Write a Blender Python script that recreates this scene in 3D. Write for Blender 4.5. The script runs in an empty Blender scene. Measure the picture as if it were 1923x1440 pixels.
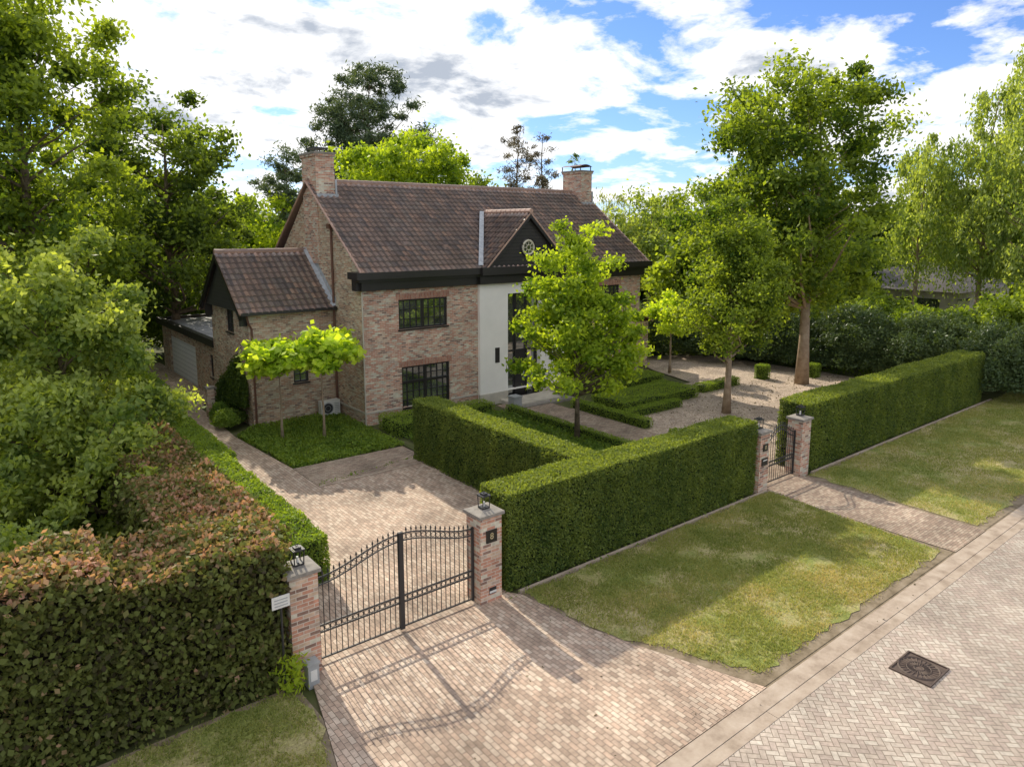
import bpy, math, numpy as np
from mathutils import Vector
R=np.random.default_rng(7)
pi=math.pi
COL=bpy.context.scene.collection
# ------------------------------------------------------------ node helper
class NB:
    def __init__(s,name):
        s.mat=bpy.data.materials.new(name); s.mat.use_nodes=True
        s.nt=s.mat.node_tree; s.nt.nodes.clear()
        s.out=s.nt.nodes.new('ShaderNodeOutputMaterial')
    def n(s,t,**k):
        nd=s.nt.nodes.new(t)
        for a,b in k.items(): setattr(nd,a,b)
        return nd
    def put(s,sock,v):
        if isinstance(v,bpy.types.NodeSocket): s.nt.links.new(v,sock)
        elif v is not None:
            if sock.type=='RGBA' and len(v)==3: v=(*v,1)
            sock.default_value=v
    def m(s,op,a,b=None,c=None):
        nd=s.n('ShaderNodeMath',operation=op)
        s.put(nd.inputs[0],a)
        if b is not None: s.put(nd.inputs[1],b)
        if c is not None: s.put(nd.inputs[2],c)
        return nd.outputs[0]
    def uv(s):
        nd=s.n('ShaderNodeUVMap'); nd.uv_map='UV'
        sp=s.n('ShaderNodeSeparateXYZ'); s.nt.links.new(nd.outputs[0],sp.inputs[0])
        return sp.outputs[0],sp.outputs[1]
    def pos(s):
        return s.n('ShaderNodeNewGeometry').outputs['Position']
    def comb(s,x,y,z=0.0):
        nd=s.n('ShaderNodeCombineXYZ'); s.put(nd.inputs[0],x);s.put(nd.inputs[1],y);s.put(nd.inputs[2],z); return nd.outputs[0]
    def white(s,v):
        nd=s.n('ShaderNodeTexWhiteNoise',noise_dimensions='3D'); s.put(nd.inputs['Vector'],v); return nd.outputs['Value']
    def noise(s,v,scale,detail=4,rough=.6,dist=0.):
        nd=s.n('ShaderNodeTexNoise'); s.put(nd.inputs['Vector'],v); nd.inputs['Distortion'].default_value=dist
        nd.inputs['Scale'].default_value=scale; nd.inputs['Detail'].default_value=detail; nd.inputs['Roughness'].default_value=rough
        return nd.outputs['Fac']
    def ramp(s,f,stops,interp='LINEAR'):
        nd=s.n('ShaderNodeValToRGB'); s.put(nd.inputs[0],f); cr=nd.color_ramp; cr.interpolation=interp
        while len(cr.elements)<len(stops): cr.elements.new(.5)
        for e,(p,c) in zip(cr.elements,stops):
            e.position=p; e.color=(c,c,c,1) if not hasattr(c,'__len__') else (*c,1)
        return nd.outputs[0]
    def mix(s,f,a,b,t='MIX'):
        nd=s.n('ShaderNodeMix',data_type='RGBA',blend_type=t)
        s.put(nd.inputs[0],f); s.put(nd.inputs[6],a); s.put(nd.inputs[7],b); return nd.outputs[2]
    def bsdf(s,color,rough=.8,bump=None,bs=.3,bd=.01,spec=.5,metal=0.):
        p=s.n('ShaderNodeBsdfPrincipled'); s.put(p.inputs['Base Color'],color); s.put(p.inputs['Roughness'],rough)
        p.inputs['Specular IOR Level'].default_value=spec; p.inputs['Metallic'].default_value=metal
        if bump is not None:
            b=s.n('ShaderNodeBump'); b.inputs['Strength'].default_value=bs; b.inputs['Distance'].default_value=bd
            s.put(b.inputs['Height'],bump); s.nt.links.new(b.outputs[0],p.inputs['Normal'])
        return p.outputs[0]
    def done(s,sh):
        s.nt.links.new(sh,s.out.inputs[0]); return s.mat

def bond(b,u,v,w,h,mu,mv,stops,mortar,dirt=.35,ds=.6,rough=.85,bs=.5,bd=.006,gain=1.):
    stops=[(p,tuple(min(.62,x*gain) for x in c)) for p,c in stops]; mortar=tuple(x*gain for x in mortar)
    r=b.m('DIVIDE',v,h); row=b.m('FLOOR',r)
    off=b.m('MULTIPLY',b.m('FLOORED_MODULO',row,2.0),.5)
    c=b.m('ADD',b.m('DIVIDE',u,w),off); col=b.m('FLOOR',c)
    rnd=b.white(b.comb(col,row,3.0))
    mm=b.m('MAXIMUM',b.m('LESS_THAN',b.m('FRACT',r),mv),b.m('LESS_THAN',b.m('FRACT',c),mu))
    colr=b.ramp(rnd,stops,'CONSTANT')
    fine=b.noise(b.pos(),9.,4)
    colr=b.mix(.5,colr,b.mix(1.,colr,b.ramp(fine,[(.25,.45),(.75,1.4)]),'MULTIPLY'))
    colr=b.mix(mm,colr,mortar)
    big=b.noise(b.pos(),ds,5,.65)
    colr=b.mix(dirt,colr,b.mix(1.,colr,b.ramp(big,[(.3,.35),(.7,1.35)]),'MULTIPLY'))
    hgt=b.m('ADD',b.m('MULTIPLY',b.m('SUBTRACT',1.,mm),1.),b.m('MULTIPLY',fine,.5))
    return b.done(b.bsdf(colr,rough,hgt,bs,bd,spec=.3))

BR=[(0,(.40,.20,.135)),(.16,(.48,.34,.245)),(.34,(.45,.26,.185)),(.5,(.21,.13,.10)),(.6,(.54,.43,.335)),(.75,(.43,.22,.15)),(.88,(.37,.28,.22))]
def m_brick():
    b=NB('reclaimed_brick'); u,v=b.uv(); return bond(b,u,v,.22,.075,.06,.2,BR,(.48,.42,.35),.4,.9,gain=1.32)
def m_brickside():
    b=NB('reclaimed_brick_buff'); u,v=b.uv()
    st=[(0,(.38,.22,.145)),(.18,(.48,.36,.255)),(.4,(.43,.28,.185)),(.55,(.22,.145,.11)),(.66,(.52,.41,.295)),(.85,(.35,.25,.175))]
    return bond(b,u,v,.22,.075,.06,.2,st,(.46,.40,.32),.45,.8,gain=1.32)
def m_soldier():
    b=NB('soldier_brick'); u,v=b.uv(); return bond(b,v,u,.23,.075,.05,.18,[(0,(.44,.19,.12)),(.4,(.47,.25,.17)),(.7,(.38,.16,.105))],(.42,.36,.30))
PV=[(0,(.355,.265,.20)),(.2,(.42,.325,.25)),(.45,(.305,.225,.17)),(.6,(.45,.36,.28)),(.8,(.385,.28,.21))]
def m_paver():
    b=NB('clinker_paving'); u,v=b.uv()
    return bond(b,v,u,.19,.095,.07,.13,PV,(.16,.12,.09),.7,.45,.8,gain=1.35)
def m_paver2():
    b=NB('clinker_paving_fine'); u,v=b.uv()
    return bond(b,u,v,.2,.07,.06,.16,[(0,(.29,.21,.16)),(.3,(.34,.26,.2)),(.6,(.25,.18,.14)),(.8,(.36,.285,.22))],(.14,.12,.08),.6,.8,.85,gain=1.3)
def m_herring():
    b=NB('herringbone_paving'); u,v=b.uv(); w=.1
    k=.70710678
    x=b.m('DIVIDE',b.m('MULTIPLY',b.m('ADD',u,v),k),w); y=b.m('DIVIDE',b.m('MULTIPLY',b.m('SUBTRACT',v,u),k),w)
    i=b.m('FLOOR',x); j=b.m('FLOOR',y); fx=b.m('FRACT',x); fy=b.m('FRACT',y)
    d=b.m('FLOORED_MODULO',b.m('SUBTRACT',i,j),4.)
    def eq(a,c): return b.m('COMPARE',a,float(c),.1)
    d0,d1,d2,d3=[eq(d,q) for q in range(4)]
    t=.12
    L=b.m('MULTIPLY',b.m('LESS_THAN',fx,t),b.m('SUBTRACT',1.,d1))
    Rr=b.m('MULTIPLY',b.m('GREATER_THAN',fx,1-t*.2),b.m('SUBTRACT',1.,d0))
    B=b.m('MULTIPLY',b.m('LESS_THAN',fy,t),b.m('SUBTRACT',1.,d2))
    mm=b.m('MAXIMUM',b.m('MAXIMUM',L,Rr),B)
    ii=b.m('SUBTRACT',i,d1); jj=b.m('SUBTRACT',j,d2)
    rnd=b.white(b.comb(ii,jj,1.))
    c=b.ramp(rnd,[(0,(.45,.375,.31)),(.25,(.50,.425,.355)),(.5,(.43,.35,.295)),(.7,(.53,.465,.39)),(.85,(.46,.37,.31))],'CONSTANT')
    fine=b.noise(b.pos(),14.,4)
    c=b.mix(.5,c,b.mix(1.,c,b.ramp(fine,[(.25,.5),(.75,1.35)]),'MULTIPLY'))
    c=b.mix(mm,c,(.21,.17,.13))
    big=b.noise(b.pos(),.5,5,.65)
    c=b.mix(.6,c,b.mix(1.,c,b.ramp(big,[(.3,.5),(.7,1.25)]),'MULTIPLY'))
    return b.done(b.bsdf(c,.8,b.m('SUBTRACT',1.,mm),.5,.005,spec=.3))
def m_noise(name,stops,scale,rough=.85,bs=.3,bd=.01,detail=5,spec=.3,bscale=None,metal=0.):
    b=NB(name); f=b.noise(b.pos(),scale,detail,.65)
    h=b.noise(b.pos(),bscale or scale*4,4)
    return b.done(b.bsdf(b.ramp(f,stops),rough,h,bs,bd,spec,metal))
def m_tile():
    b=NB('roof_pantiles'); u,v=b.uv()
    rnd=b.white(b.comb(b.m('FLOOR',u),b.m('FLOOR',v),2.))
    c=b.ramp(rnd,[(0,(.30,.215,.185)),(.25,(.35,.25,.21)),(.5,(.23,.18,.17)),(.65,(.39,.26,.21)),(.8,(.32,.25,.22)),(.93,(.47,.30,.23))],'CONSTANT')
    big=b.noise(b.pos(),.7,5,.7); fine=b.noise(b.pos(),12.,4)
    c=b.mix(.6,c,b.mix(1.,c,b.ramp(big,[(.3,.5),(.7,1.4)]),'MULTIPLY'))
    c=b.mix(b.ramp(fine,[(.55,0.),(.8,.3)]),c,(.36,.34,.30))
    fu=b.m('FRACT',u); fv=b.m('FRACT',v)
    groove_shade=b.m('MAXIMUM',b.ramp(fu,[(.45,0.),(.62,.55),(.9,.55),(1.,0.)]),b.ramp(fv,[(.82,0.),(.93,.65)]))  # shade of pans and row laps painted into the tile colour
    c=b.mix(groove_shade,c,(.06,.05,.046))
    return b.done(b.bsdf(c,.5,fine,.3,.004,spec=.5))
def m_leaf(name,stops,tr,tf=.45,rough=.6):
    b=NB(name); a=b.n('ShaderNodeAttribute'); a.attribute_name='tint'
    c=b.ramp(a.outputs['Fac'],stops)
    p=b.bsdf(c,rough,spec=.15)
    t=b.n('ShaderNodeBsdfTranslucent'); b.put(t.inputs[0],b.mix(1.,c,tr,'MULTIPLY'))
    mx=b.n('ShaderNodeMixShader'); mx.inputs[0].default_value=tf
    b.nt.links.new(p,mx.inputs[1]); b.nt.links.new(t.outputs[0],mx.inputs[2])
    return b.done(mx.outputs[0])
def m_flat(name,c,rough=.5,spec=.5,metal=0.,var=.25,sc=5.):
    b=NB(name); f=b.noise(b.pos(),sc,4)
    col=b.mix(var,c,b.mix(1.,c,b.ramp(f,[(.3,.5),(.7,1.4)]),'MULTIPLY'))
    return b.done(b.bsdf(col,rough,f,.05,.003,spec,metal))
def m_glass():
    b=NB('window_glass'); n=b.noise(b.pos(),1.1,3)
    c=b.ramp(n,[(.35,(.03,.033,.035)),(.65,(.15,.15,.14))])
    p=b.bsdf(c,.05,spec=1.0); g=b.n('ShaderNodeBsdfGlossy'); g.inputs['Roughness'].default_value=.03; b.put(g.inputs[0],(.85,.9,.9))
    mx=b.n('ShaderNodeMixShader'); mx.inputs[0].default_value=.38
    b.nt.links.new(p,mx.inputs[1]); b.nt.links.new(g.outputs[0],mx.inputs[2]); return b.done(mx.outputs[0])
def m_boards():
    b=NB('black_boarding'); u,v=b.uv(); f=b.m('FRACT',b.m('DIVIDE',v,.16))
    c=b.mix(b.m('LESS_THAN',f,.1),(.035,.032,.03),(.005,.005,.005))
    return b.done(b.bsdf(c,.55,f,.6,.02))
def m_gravel():
    b=NB('gravel'); v=b.n('ShaderNodeTexVoronoi'); v.inputs['Scale'].default_value=24.; b.put(v.inputs['Vector'],b.pos())
    sp=b.n('ShaderNodeSeparateXYZ'); b.nt.links.new(v.outputs['Color'],sp.inputs[0])
    c=b.ramp(sp.outputs[0],[(0,(.46,.35,.26)),(.3,(.56,.44,.34)),(.6,(.30,.22,.17)),(.8,(.63,.52,.42))],'CONSTANT')
    big=b.noise(b.pos(),.7,6,.7)
    c=b.mix(.75,c,b.mix(1.,c,b.ramp(big,[(.32,.4),(.65,1.15)]),'MULTIPLY'))
    return b.done(b.bsdf(c,.9,v.outputs['Distance'],.8,.02))
def m_grass():
    b=NB('lawn_grass'); p=b.pos()
    a=b.noise(p,.55,6,.7); f=b.noise(p,22.,5,.75)
    c=b.ramp(a,[(.3,(.16,.195,.045)),(.44,(.25,.275,.08)),(.54,(.38,.34,.15)),(.68,(.47,.39,.22))])
    c=b.mix(.7,c,b.mix(1.,c,b.ramp(f,[(.3,.35),(.7,1.5)]),'MULTIPLY'))
    return b.done(b.bsdf(c,.9,f,.8,.03,spec=.1))
def m_ground():
    return m_noise('undergrowth_soil',[(.3,(.06,.075,.02)),(.55,(.10,.11,.04)),(.75,(.17,.14,.09))],1.2,.95,.5,.03)

M={}
M['brick']=m_brick(); M['brickb']=m_brickside(); M['soldier']=m_soldier(); M['pave']=m_paver(); M['pave2']=m_paver2(); M['road']=m_herring()
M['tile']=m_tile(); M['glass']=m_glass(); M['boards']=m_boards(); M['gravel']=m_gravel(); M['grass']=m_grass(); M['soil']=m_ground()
M['black']=m_flat('black_paint',(.024,.021,.02),.4)
M['iron']=m_flat('wrought_iron',(.026,.026,.028),.45)
M['white']=m_flat('white_render',(.92,.88,.82),.85,.2,var=.1,sc=1.)
M['stone']=m_flat('pale_stone',(.56,.51,.43),.85,.2,var=.4,sc=2.)
M['conc']=m_noise('concrete_gutter',[(.3,(.26,.2,.15)),(.5,(.40,.32,.25)),(.75,(.50,.42,.34))],2.2,.9,.4,.006)
M['dirt']=m_noise('dirt_edge',[(.3,(.13,.10,.06)),(.5,(.23,.18,.12)),(.75,(.32,.26,.19))],3.,.95,.5,.02)
M['lead']=m_flat('lead_flashing',(.40,.42,.44),.5,.5,var=.5)
M['cap']=m_flat('pillar_cap_stone',(.27,.245,.215),.8,.3,var=.5,sc=8.)
M['pipe']=m_flat('copper_downpipe',(.15,.07,.045),.5)
M['ac']=m_flat('painted_metal_white',(.7,.69,.65),.4)
M['grey']=m_flat('grey_plastic',(.36,.37,.37),.5)
M['gdoor']=m_flat('garage_door_paint',(.88,.88,.88),.5,var=.06)
M['froof']=m_noise('flat_roof_felt',[(.3,(.17,.17,.175)),(.7,(.32,.32,.33))],1.,.7)
M['slate']=m_noise('neighbour_roof_tiles',[(.3,(.06,.055,.055)),(.7,(.13,.115,.11))],1.,.7)
M['bark']=m_noise('tree_bark',[(.3,(.08,.06,.04)),(.6,(.19,.145,.095)),(.8,(.3,.25,.18))],5.,.9,.8,.03)
M['barkl']=m_noise('pale_bark',[(.3,(.23,.16,.10)),(.6,(.38,.29,.2)),(.8,(.46,.38,.28))],4.,.9,.5,.02)
M['cast']=m_flat('cast_iron_rust',(.10,.07,.055),.7,.4,var=.6,sc=12.)
M['gold']=m_flat('brass_letter',(.6,.5,.3),.4,.5,.3)
M['cream']=m_flat('cream_trim',(.65,.6,.46),.6)
YT=(2.4,2.25,.5)
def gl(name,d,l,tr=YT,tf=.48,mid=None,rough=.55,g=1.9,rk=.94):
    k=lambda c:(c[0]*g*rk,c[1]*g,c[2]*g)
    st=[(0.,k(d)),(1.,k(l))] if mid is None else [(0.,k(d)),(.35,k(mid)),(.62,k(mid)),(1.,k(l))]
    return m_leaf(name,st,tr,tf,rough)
M['oak']=gl('oak_leaves',(.032,.055,.012),(.15,.178,.03))
M['oakn']=gl('ash_leaves',(.055,.08,.022),(.215,.23,.075),g=2.15)
M['dark']=gl('dark_leaves',(.022,.038,.012),(.10,.128,.025))
M['maple']=gl('maple_leaves',(.062,.10,.012),(.20,.232,.026))
M['cat']=gl('catalpa_leaves',(.12,.17,.02),(.28,.315,.045))
M['yew']=gl('yew_leaves',(.028,.05,.014),(.138,.158,.036),tf=.35,g=1.95,rk=.97)
M['box']=gl('box_leaves',(.045,.08,.016),(.155,.192,.033),tf=.35)
M['beech']=gl('copper_beech_leaves',(.04,.034,.018),(.35,.20,.14),(1.7,1.5,.8),.35,(.095,.112,.03),g=1.6,rk=1.)
M['pine']=gl('pine_needles',(.028,.042,.024),(.085,.105,.055),tf=.15)
M['dryp']=gl('dry_pine_needles',(.065,.055,.035),(.15,.125,.075),(1.,1.,.8),.2,rk=1.)
M['birch']=gl('birch_leaves',(.07,.098,.028),(.20,.22,.085))
M['willow']=gl('willow_leaves',(.10,.11,.065),(.21,.22,.14))
M['rhodo']=gl('rhododendron_leaves',(.018,.032,.014),(.07,.09,.035),tf=.2,rough=.4)
M['blade']=gl('grass_blades',(.11,.145,.03),(.38,.31,.14),(1.4,1.3,.7),.4,(.215,.228,.065),g=1.5,rk=.98)
M['green']=m_noise('hedge_core',[(.3,(.015,.024,.009)),(.7,(.045,.065,.018))],6.,.95,.8,.05,3)
M['brown']=m_noise('beech_hedge_core',[(.3,(.02,.016,.01)),(.7,(.05,.042,.022))],6.,.95,.8,.05,3)

# ------------------------------------------------------------ mesh helpers
def empty(name,loc=(0,0,0)):
    e=bpy.data.objects.new(name,None); e.location=loc; COL.objects.link(e); return e
def link(o,parent=None):
    COL.objects.link(o)
    if parent is not None:
        o.parent=parent; o.location=tuple(-c for c in parent.location)
    return o
class MB:
    def __init__(s): s.v=[]; s.f=[]; s.m=[]; s.uv=[]; s.mats=[]
    def mi(s,k):
        if k not in s.mats: s.mats.append(k)
        return s.mats.index(k)
    def poly(s,pts,k,uv=None):
        b=len(s.v); s.v+= [tuple(map(float,p)) for p in pts]; s.f.append(tuple(range(b,b+len(pts)))); s.m.append(s.mi(k))
        if uv is None:
            P=np.array(pts,float); n=np.cross(P[1]-P[0],P[2]-P[0]); n=np.abs(n)
            if n[2]>=max(n[0],n[1]): uv=[(p[0],p[1]) for p in P]
            elif n[0]>n[1]: uv=[(p[1],p[2]) for p in P]
            else: uv=[(p[0],p[2]) for p in P]
        s.uv+=[tuple(map(float,q)) for q in uv]
    def box(s,x0,x1,y0,y1,z0,z1,k):
        c=[(x0,y0,z0),(x1,y0,z0),(x1,y1,z0),(x0,y1,z0),(x0,y0,z1),(x1,y0,z1),(x1,y1,z1),(x0,y1,z1)]
        for f in [(3,2,1,0),(4,5,6,7),(0,1,5,4),(1,2,6,5),(2,3,7,6),(3,0,4,7)]: s.poly([c[i] for i in f],k)
    def tube(s,pts,rad,k,n=6,caps=True):
        P=[Vector(p) for p in pts]
        if not hasattr(rad,'__len__'): rad=[rad]*len(P)
        b=len(s.v); mi=s.mi(k)
        for i,p in enumerate(P):
            t=(P[min(i+1,len(P)-1)]-P[max(i-1,0)])
            if t.length<1e-6: t=Vector((0,0,1))
            t.normalize(); a=Vector((0,0,1)) if abs(t.z)<.9 else Vector((1,0,0))
            x=t.cross(a).normalized(); y=t.cross(x)
            for j in range(n):
                q=p+(x*math.cos(2*pi*j/n)+y*math.sin(2*pi*j/n))*rad[i]; s.v.append(tuple(q))
        for i in range(len(P)-1):
            for j in range(n):
                s.f.append((b+i*n+j,b+i*n+(j+1)%n,b+(i+1)*n+(j+1)%n,b+(i+1)*n+j)); s.m.append(mi)
                s.uv+=[(j*.1,i*.3),(j*.1+.1,i*.3),(j*.1+.1,i*.3+.3),(j*.1,i*.3+.3)]
        if caps:
            for o,rv in ((0,1),(len(P)-1,0)):
                ids=[b+o*n+j for j in range(n)]
                if rv: ids=ids[::-1]
                s.f.append(tuple(ids)); s.m.append(mi); s.uv+=[(0,0)]*n
    def ring(s,c,r,t,k,ax='y',n=14):
        pts=[]
        for i in range(n+1):
            a=2*pi*i/n
            if ax=='y': pts.append((c[0]+r*math.cos(a),c[1],c[2]+r*math.sin(a)))
            elif ax=='z': pts.append((c[0]+r*math.cos(a),c[1]+r*math.sin(a),c[2]))
            else: pts.append((c[0],c[1]+r*math.cos(a),c[2]+r*math.sin(a)))
        s.tube(pts,t,k,4,False)
    def build(s,name,parent=None,smooth=False):
        me=bpy.data.meshes.new(name); me.from_pydata(s.v,[],s.f)
        for k in s.mats: me.materials.append(M[k])
        me.polygons.foreach_set('material_index',s.m)
        ul=me.uv_layers.new(name='UV'); ul.data.foreach_set('uv',np.array(s.uv,dtype=np.float32).ravel())
        if smooth: me.polygons.foreach_set('use_smooth',[True]*len(s.f))
        me.update(); return link(bpy.data.objects.new(name,me),parent)
def npmesh(name,V,F,mat,tint=None,uv=None,parent=None):
    me=bpy.data.meshes.new(name); nf,k=F.shape
    me.vertices.add(len(V)); me.vertices.foreach_set('co',V.astype(np.float32).ravel())
    me.loops.add(nf*k); me.loops.foreach_set('vertex_index',F.astype(np.int32).ravel())
    me.polygons.add(nf); me.polygons.foreach_set('loop_start',(np.arange(nf)*k).astype(np.int32)); me.polygons.foreach_set('loop_total',np.full(nf,k,dtype=np.int32))
    if tint is not None:
        a=me.attributes.new('tint','FLOAT','POINT'); a.data.foreach_set('value',tint.astype(np.float32))
    if uv is not None:
        ul=me.uv_layers.new(name='UV'); ul.data.foreach_set('uv',uv[F.ravel()].astype(np.float32).ravel())
    me.materials.append(mat); me.update(calc_edges=True)
    return link(bpy.data.objects.new(name,me),parent)
def unit(a): return a/np.maximum(np.linalg.norm(a,axis=1,keepdims=True),1e-9)
def snoise(P,f,seed=0):
    r=np.random.default_rng(abs(int(seed))); o=np.zeros(len(P))
    for i in range(6):
        k=r.normal(size=3); k/=np.linalg.norm(k); o+=np.sin((P@k)*f*(1+.35*i)*2*pi/ (1.)+r.uniform(0,6.28))/(1+.25*i)
    return o/4.
def leaves(name,C,size,mat,tint,parent=None,N=None,A=None,asp=.55,nb=.6):
    n=len(C); size=np.broadcast_to(size,(n,))*R.uniform(.65,1.3,n)
    a=unit(R.normal(size=(n,3)) if A is None else A)
    nn=R.normal(size=(n,3)) if N is None else N*nb+R.normal(size=(n,3))*.5
    b=unit(np.cross(nn,a)); 
    h=(size*.5)[:,None]
    V=np.empty((n,4,3)); V[:,0]=C-a*h; V[:,1]=C+b*h*asp; V[:,2]=C+a*h; V[:,3]=C-b*h*asp
    F=np.arange(4*n).reshape(n,4)
    return npmesh(name,V.reshape(-1,3),F,mat,np.repeat(np.clip(tint,0,1),4),None,parent)

# ------------------------------------------------------------ vegetation
def clumps_in(ells,n,shell=.5):
    out=[]; w=np.array([e[1][0]*e[1][1]*e[1][2] for e in ells]); w=w/w.sum()
    for _ in range(n):
        c,r=ells[R.choice(len(ells),p=w)]
        d=R.normal(size=3); d/=np.linalg.norm(d); q=R.uniform()**shell
        out.append(np.array(c)+d*np.array(r)*q)
    return np.array(out)
def tree(name,loc,h,ells,tr,nc,cr,lp,ls,mat,bark='bark',zf=.7,seed=0,shell=.4,limb=.45,top=.85,droop=0,asp=.6,core=0,up=.2):
    global R
    R=np.random.default_rng(seed+100)
    e=empty(name,(loc[0],loc[1],0)); L=np.array([loc[0],loc[1],0.])
    E=[(L+np.array(c),r) for c,r in ells]
    C=clumps_in(E,nc,shell)
    g=snoise(C,.13/max(cr,.3),seed)   # gaps
    C=C[g>-.55] if len(C)>12 else C
    mb=MB()
    wob=[(R.normal()*.03*h/6*i*.25,R.normal()*.03*h/6*i*.25) for i in range(7)]
    tp=[(L[0]+wob[i][0],L[1]+wob[i][1],h*top*i/6) for i in range(7)]
    mb.tube(tp,[tr*(1.25 if i==0 else 1)*(1-i/6.6) for i in range(7)],bark,9)
    tpa=np.array(tp)
    for c in C:
        if R.uniform()<limb:
            hd=math.hypot(c[0]-L[0],c[1]-L[1]); z0=max(h*.12,min(c[2]-hd*.75,h*top*.95))
            z0=max(z0,min(ells[0][0][2]-ells[0][1][2],c[2])*.9)
            s=np.array([np.interp(z0,tpa[:,2],tpa[:,k]) for k in range(3)]); r0=tr*max(.08,(1-z0/(h*top*1.1)))*.5
            md=(s+c)/2+np.array([R.normal()*.1*hd,R.normal()*.1*hd,-.06*hd])
            mb.tube([s,md,c],[r0,r0*.6,max(r0*.18,.008)],bark,5,False)
    mb.build('trunk_and_limbs',e,True)
    k=max(1,int(lp)); n=len(C)*k
    d=unit(R.normal(size=(n,3))); q=R.uniform(size=n)**.6*(1+.25*R.normal(size=n))
    rad=np.repeat(cr*R.uniform(.55,1.4,len(C)),k)
    od=np.repeat(unit(R.normal(size=(len(C),3))*.8+unit(C-np.array([L[0],L[1],h*.5]))),k,axis=0)
    P=np.repeat(C,k,axis=0)+d*(q*rad)[:,None]*np.array([1,1,zf])+od*(np.abs(R.normal(size=n))*rad*.35)[:,None]
    if droop: P[:,2]-=np.abs(R.normal(size=n))*droop*rad*q
    tint=np.repeat(R.uniform(.1,.8,len(C)),k)+R.normal(size=n)*.15+.14*d[:,2]+.3*(q-.75)  # random tone per clump; inner leaves darker, crown shade put into the tint
    N=d*.6+np.array([0,0,up])
    A=None
    if droop: A=R.normal(size=(n,3))*.4+np.array([0,0,-1.])
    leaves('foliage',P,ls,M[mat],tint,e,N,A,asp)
    return e
def hedge(name,boxes,dens,ls,mat,core,tb=.45,amp=.05,asp=.5,top=.12,rn=.022):
    e=empty(name,(boxes[0][0],boxes[0][2],0))
    mb=MB(); Ps=[];Ns=[];Ts=[]
    for (x0,x1,y0,y1,z0,z1) in boxes:
        i=.07+amp*.5; mb.box(x0+i,x1-i,y0+i,y1-i,z0,z1-i,core)
        F=[('x',x0,-1),('x',x1,1),('y',y0,-1),('y',y1,1),('z',z1,1)]
        for ax,c,sg in F:
            A=(y1-y0)*(z1-z0) if ax=='x' else (x1-x0)*(z1-z0) if ax=='y' else (x1-x0)*(y1-y0)
            n=int(A*dens); P=np.stack([R.uniform(x0,x1,n),R.uniform(y0,y1,n),R.uniform(z0,z1,n)],1)
            N=np.zeros((n,3)); a='xyz'.index(ax); P[:,a]=c; N[:,a]=sg
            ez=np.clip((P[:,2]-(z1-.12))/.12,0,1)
            if ax!='z': P[:,a]-=sg*ez**2*.07
            P+=N*(snoise(P,.5,3)*amp+R.normal(size=n)*rn-.01)[:,None]
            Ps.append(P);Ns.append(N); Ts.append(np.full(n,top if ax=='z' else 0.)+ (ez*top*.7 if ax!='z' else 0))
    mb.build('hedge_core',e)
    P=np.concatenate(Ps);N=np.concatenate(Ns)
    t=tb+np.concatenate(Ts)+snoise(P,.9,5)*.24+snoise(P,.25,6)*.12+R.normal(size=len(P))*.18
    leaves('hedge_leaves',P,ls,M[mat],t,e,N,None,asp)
    return e
def mass(name,blobs,dens,ls,mat,seed=1,asp=.6):
    global R
    R=np.random.default_rng(seed+500)
    e=empty(name,(blobs[0][0],blobs[0][1],0)); Ps=[];Ns=[];T=[]
    for (x,y,z,rx,ry,rz) in blobs:
        A=4*pi*((rx*ry+rx*rz+ry*rz)/3); n=int(A*dens)
        d=unit(R.normal(size=(n,3))); d[:,2]=np.abs(d[:,2])*.9-.15*(z>1.)
        q=1+snoise(d*3,.5,seed+int(x*7))*.24+snoise(d*3,1.3,seed+int(x*5))*.13+R.normal(size=n)*.06-np.abs(R.normal(size=n))*.1
        P=np.array([x,y,z])+d*q[:,None]*np.array([rx,ry,rz]); Ps.append(P);Ns.append(d)
        T.append(.4+snoise(P,.35,seed)*.3+R.normal(size=n)*.15+R.uniform(-.12,.12))
    leaves('foliage',np.concatenate(Ps),ls,M[mat],np.concatenate(T),e,np.concatenate(Ns)+np.array([0,0,.3]),None,asp)
    return e
def ptin(P,poly):
    ins=np.zeros(len(P),bool); j=len(poly)-1
    for i in range(len(poly)):
        xi,yi=poly[i];xj,yj=poly[j]
        c=((yi>P[:,1])!=(yj>P[:,1]))&(P[:,0]<(xj-xi)*(P[:,1]-yi)/(yj-yi+1e-12)+xi); ins^=c; j=i
    return ins
def scatter(poly,dens):
    a=np.array(poly); x0,y0=a.min(0);x1,y1=a.max(0); n=int((x1-x0)*(y1-y0)*dens)
    P=np.stack([R.uniform(x0,x1,n),R.uniform(y0,y1,n)],1); return P[ptin(P,poly)]
def rough_edge(poly,step=.25,j=.06):
    out=[]; rr=np.random.default_rng(9)
    for i in range(len(poly)):
        a=np.array(poly[i],float);b=np.array(poly[(i+1)%len(poly)],float);L=np.linalg.norm(b-a);n=max(1,int(L/step))
        nrm=np.array([-(b-a)[1],(b-a)[0]])/L
        for k in range(n): out.append(tuple(a+(b-a)*k/n+nrm*rr.normal()*j*(1 if k else 0)))
    return out

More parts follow.
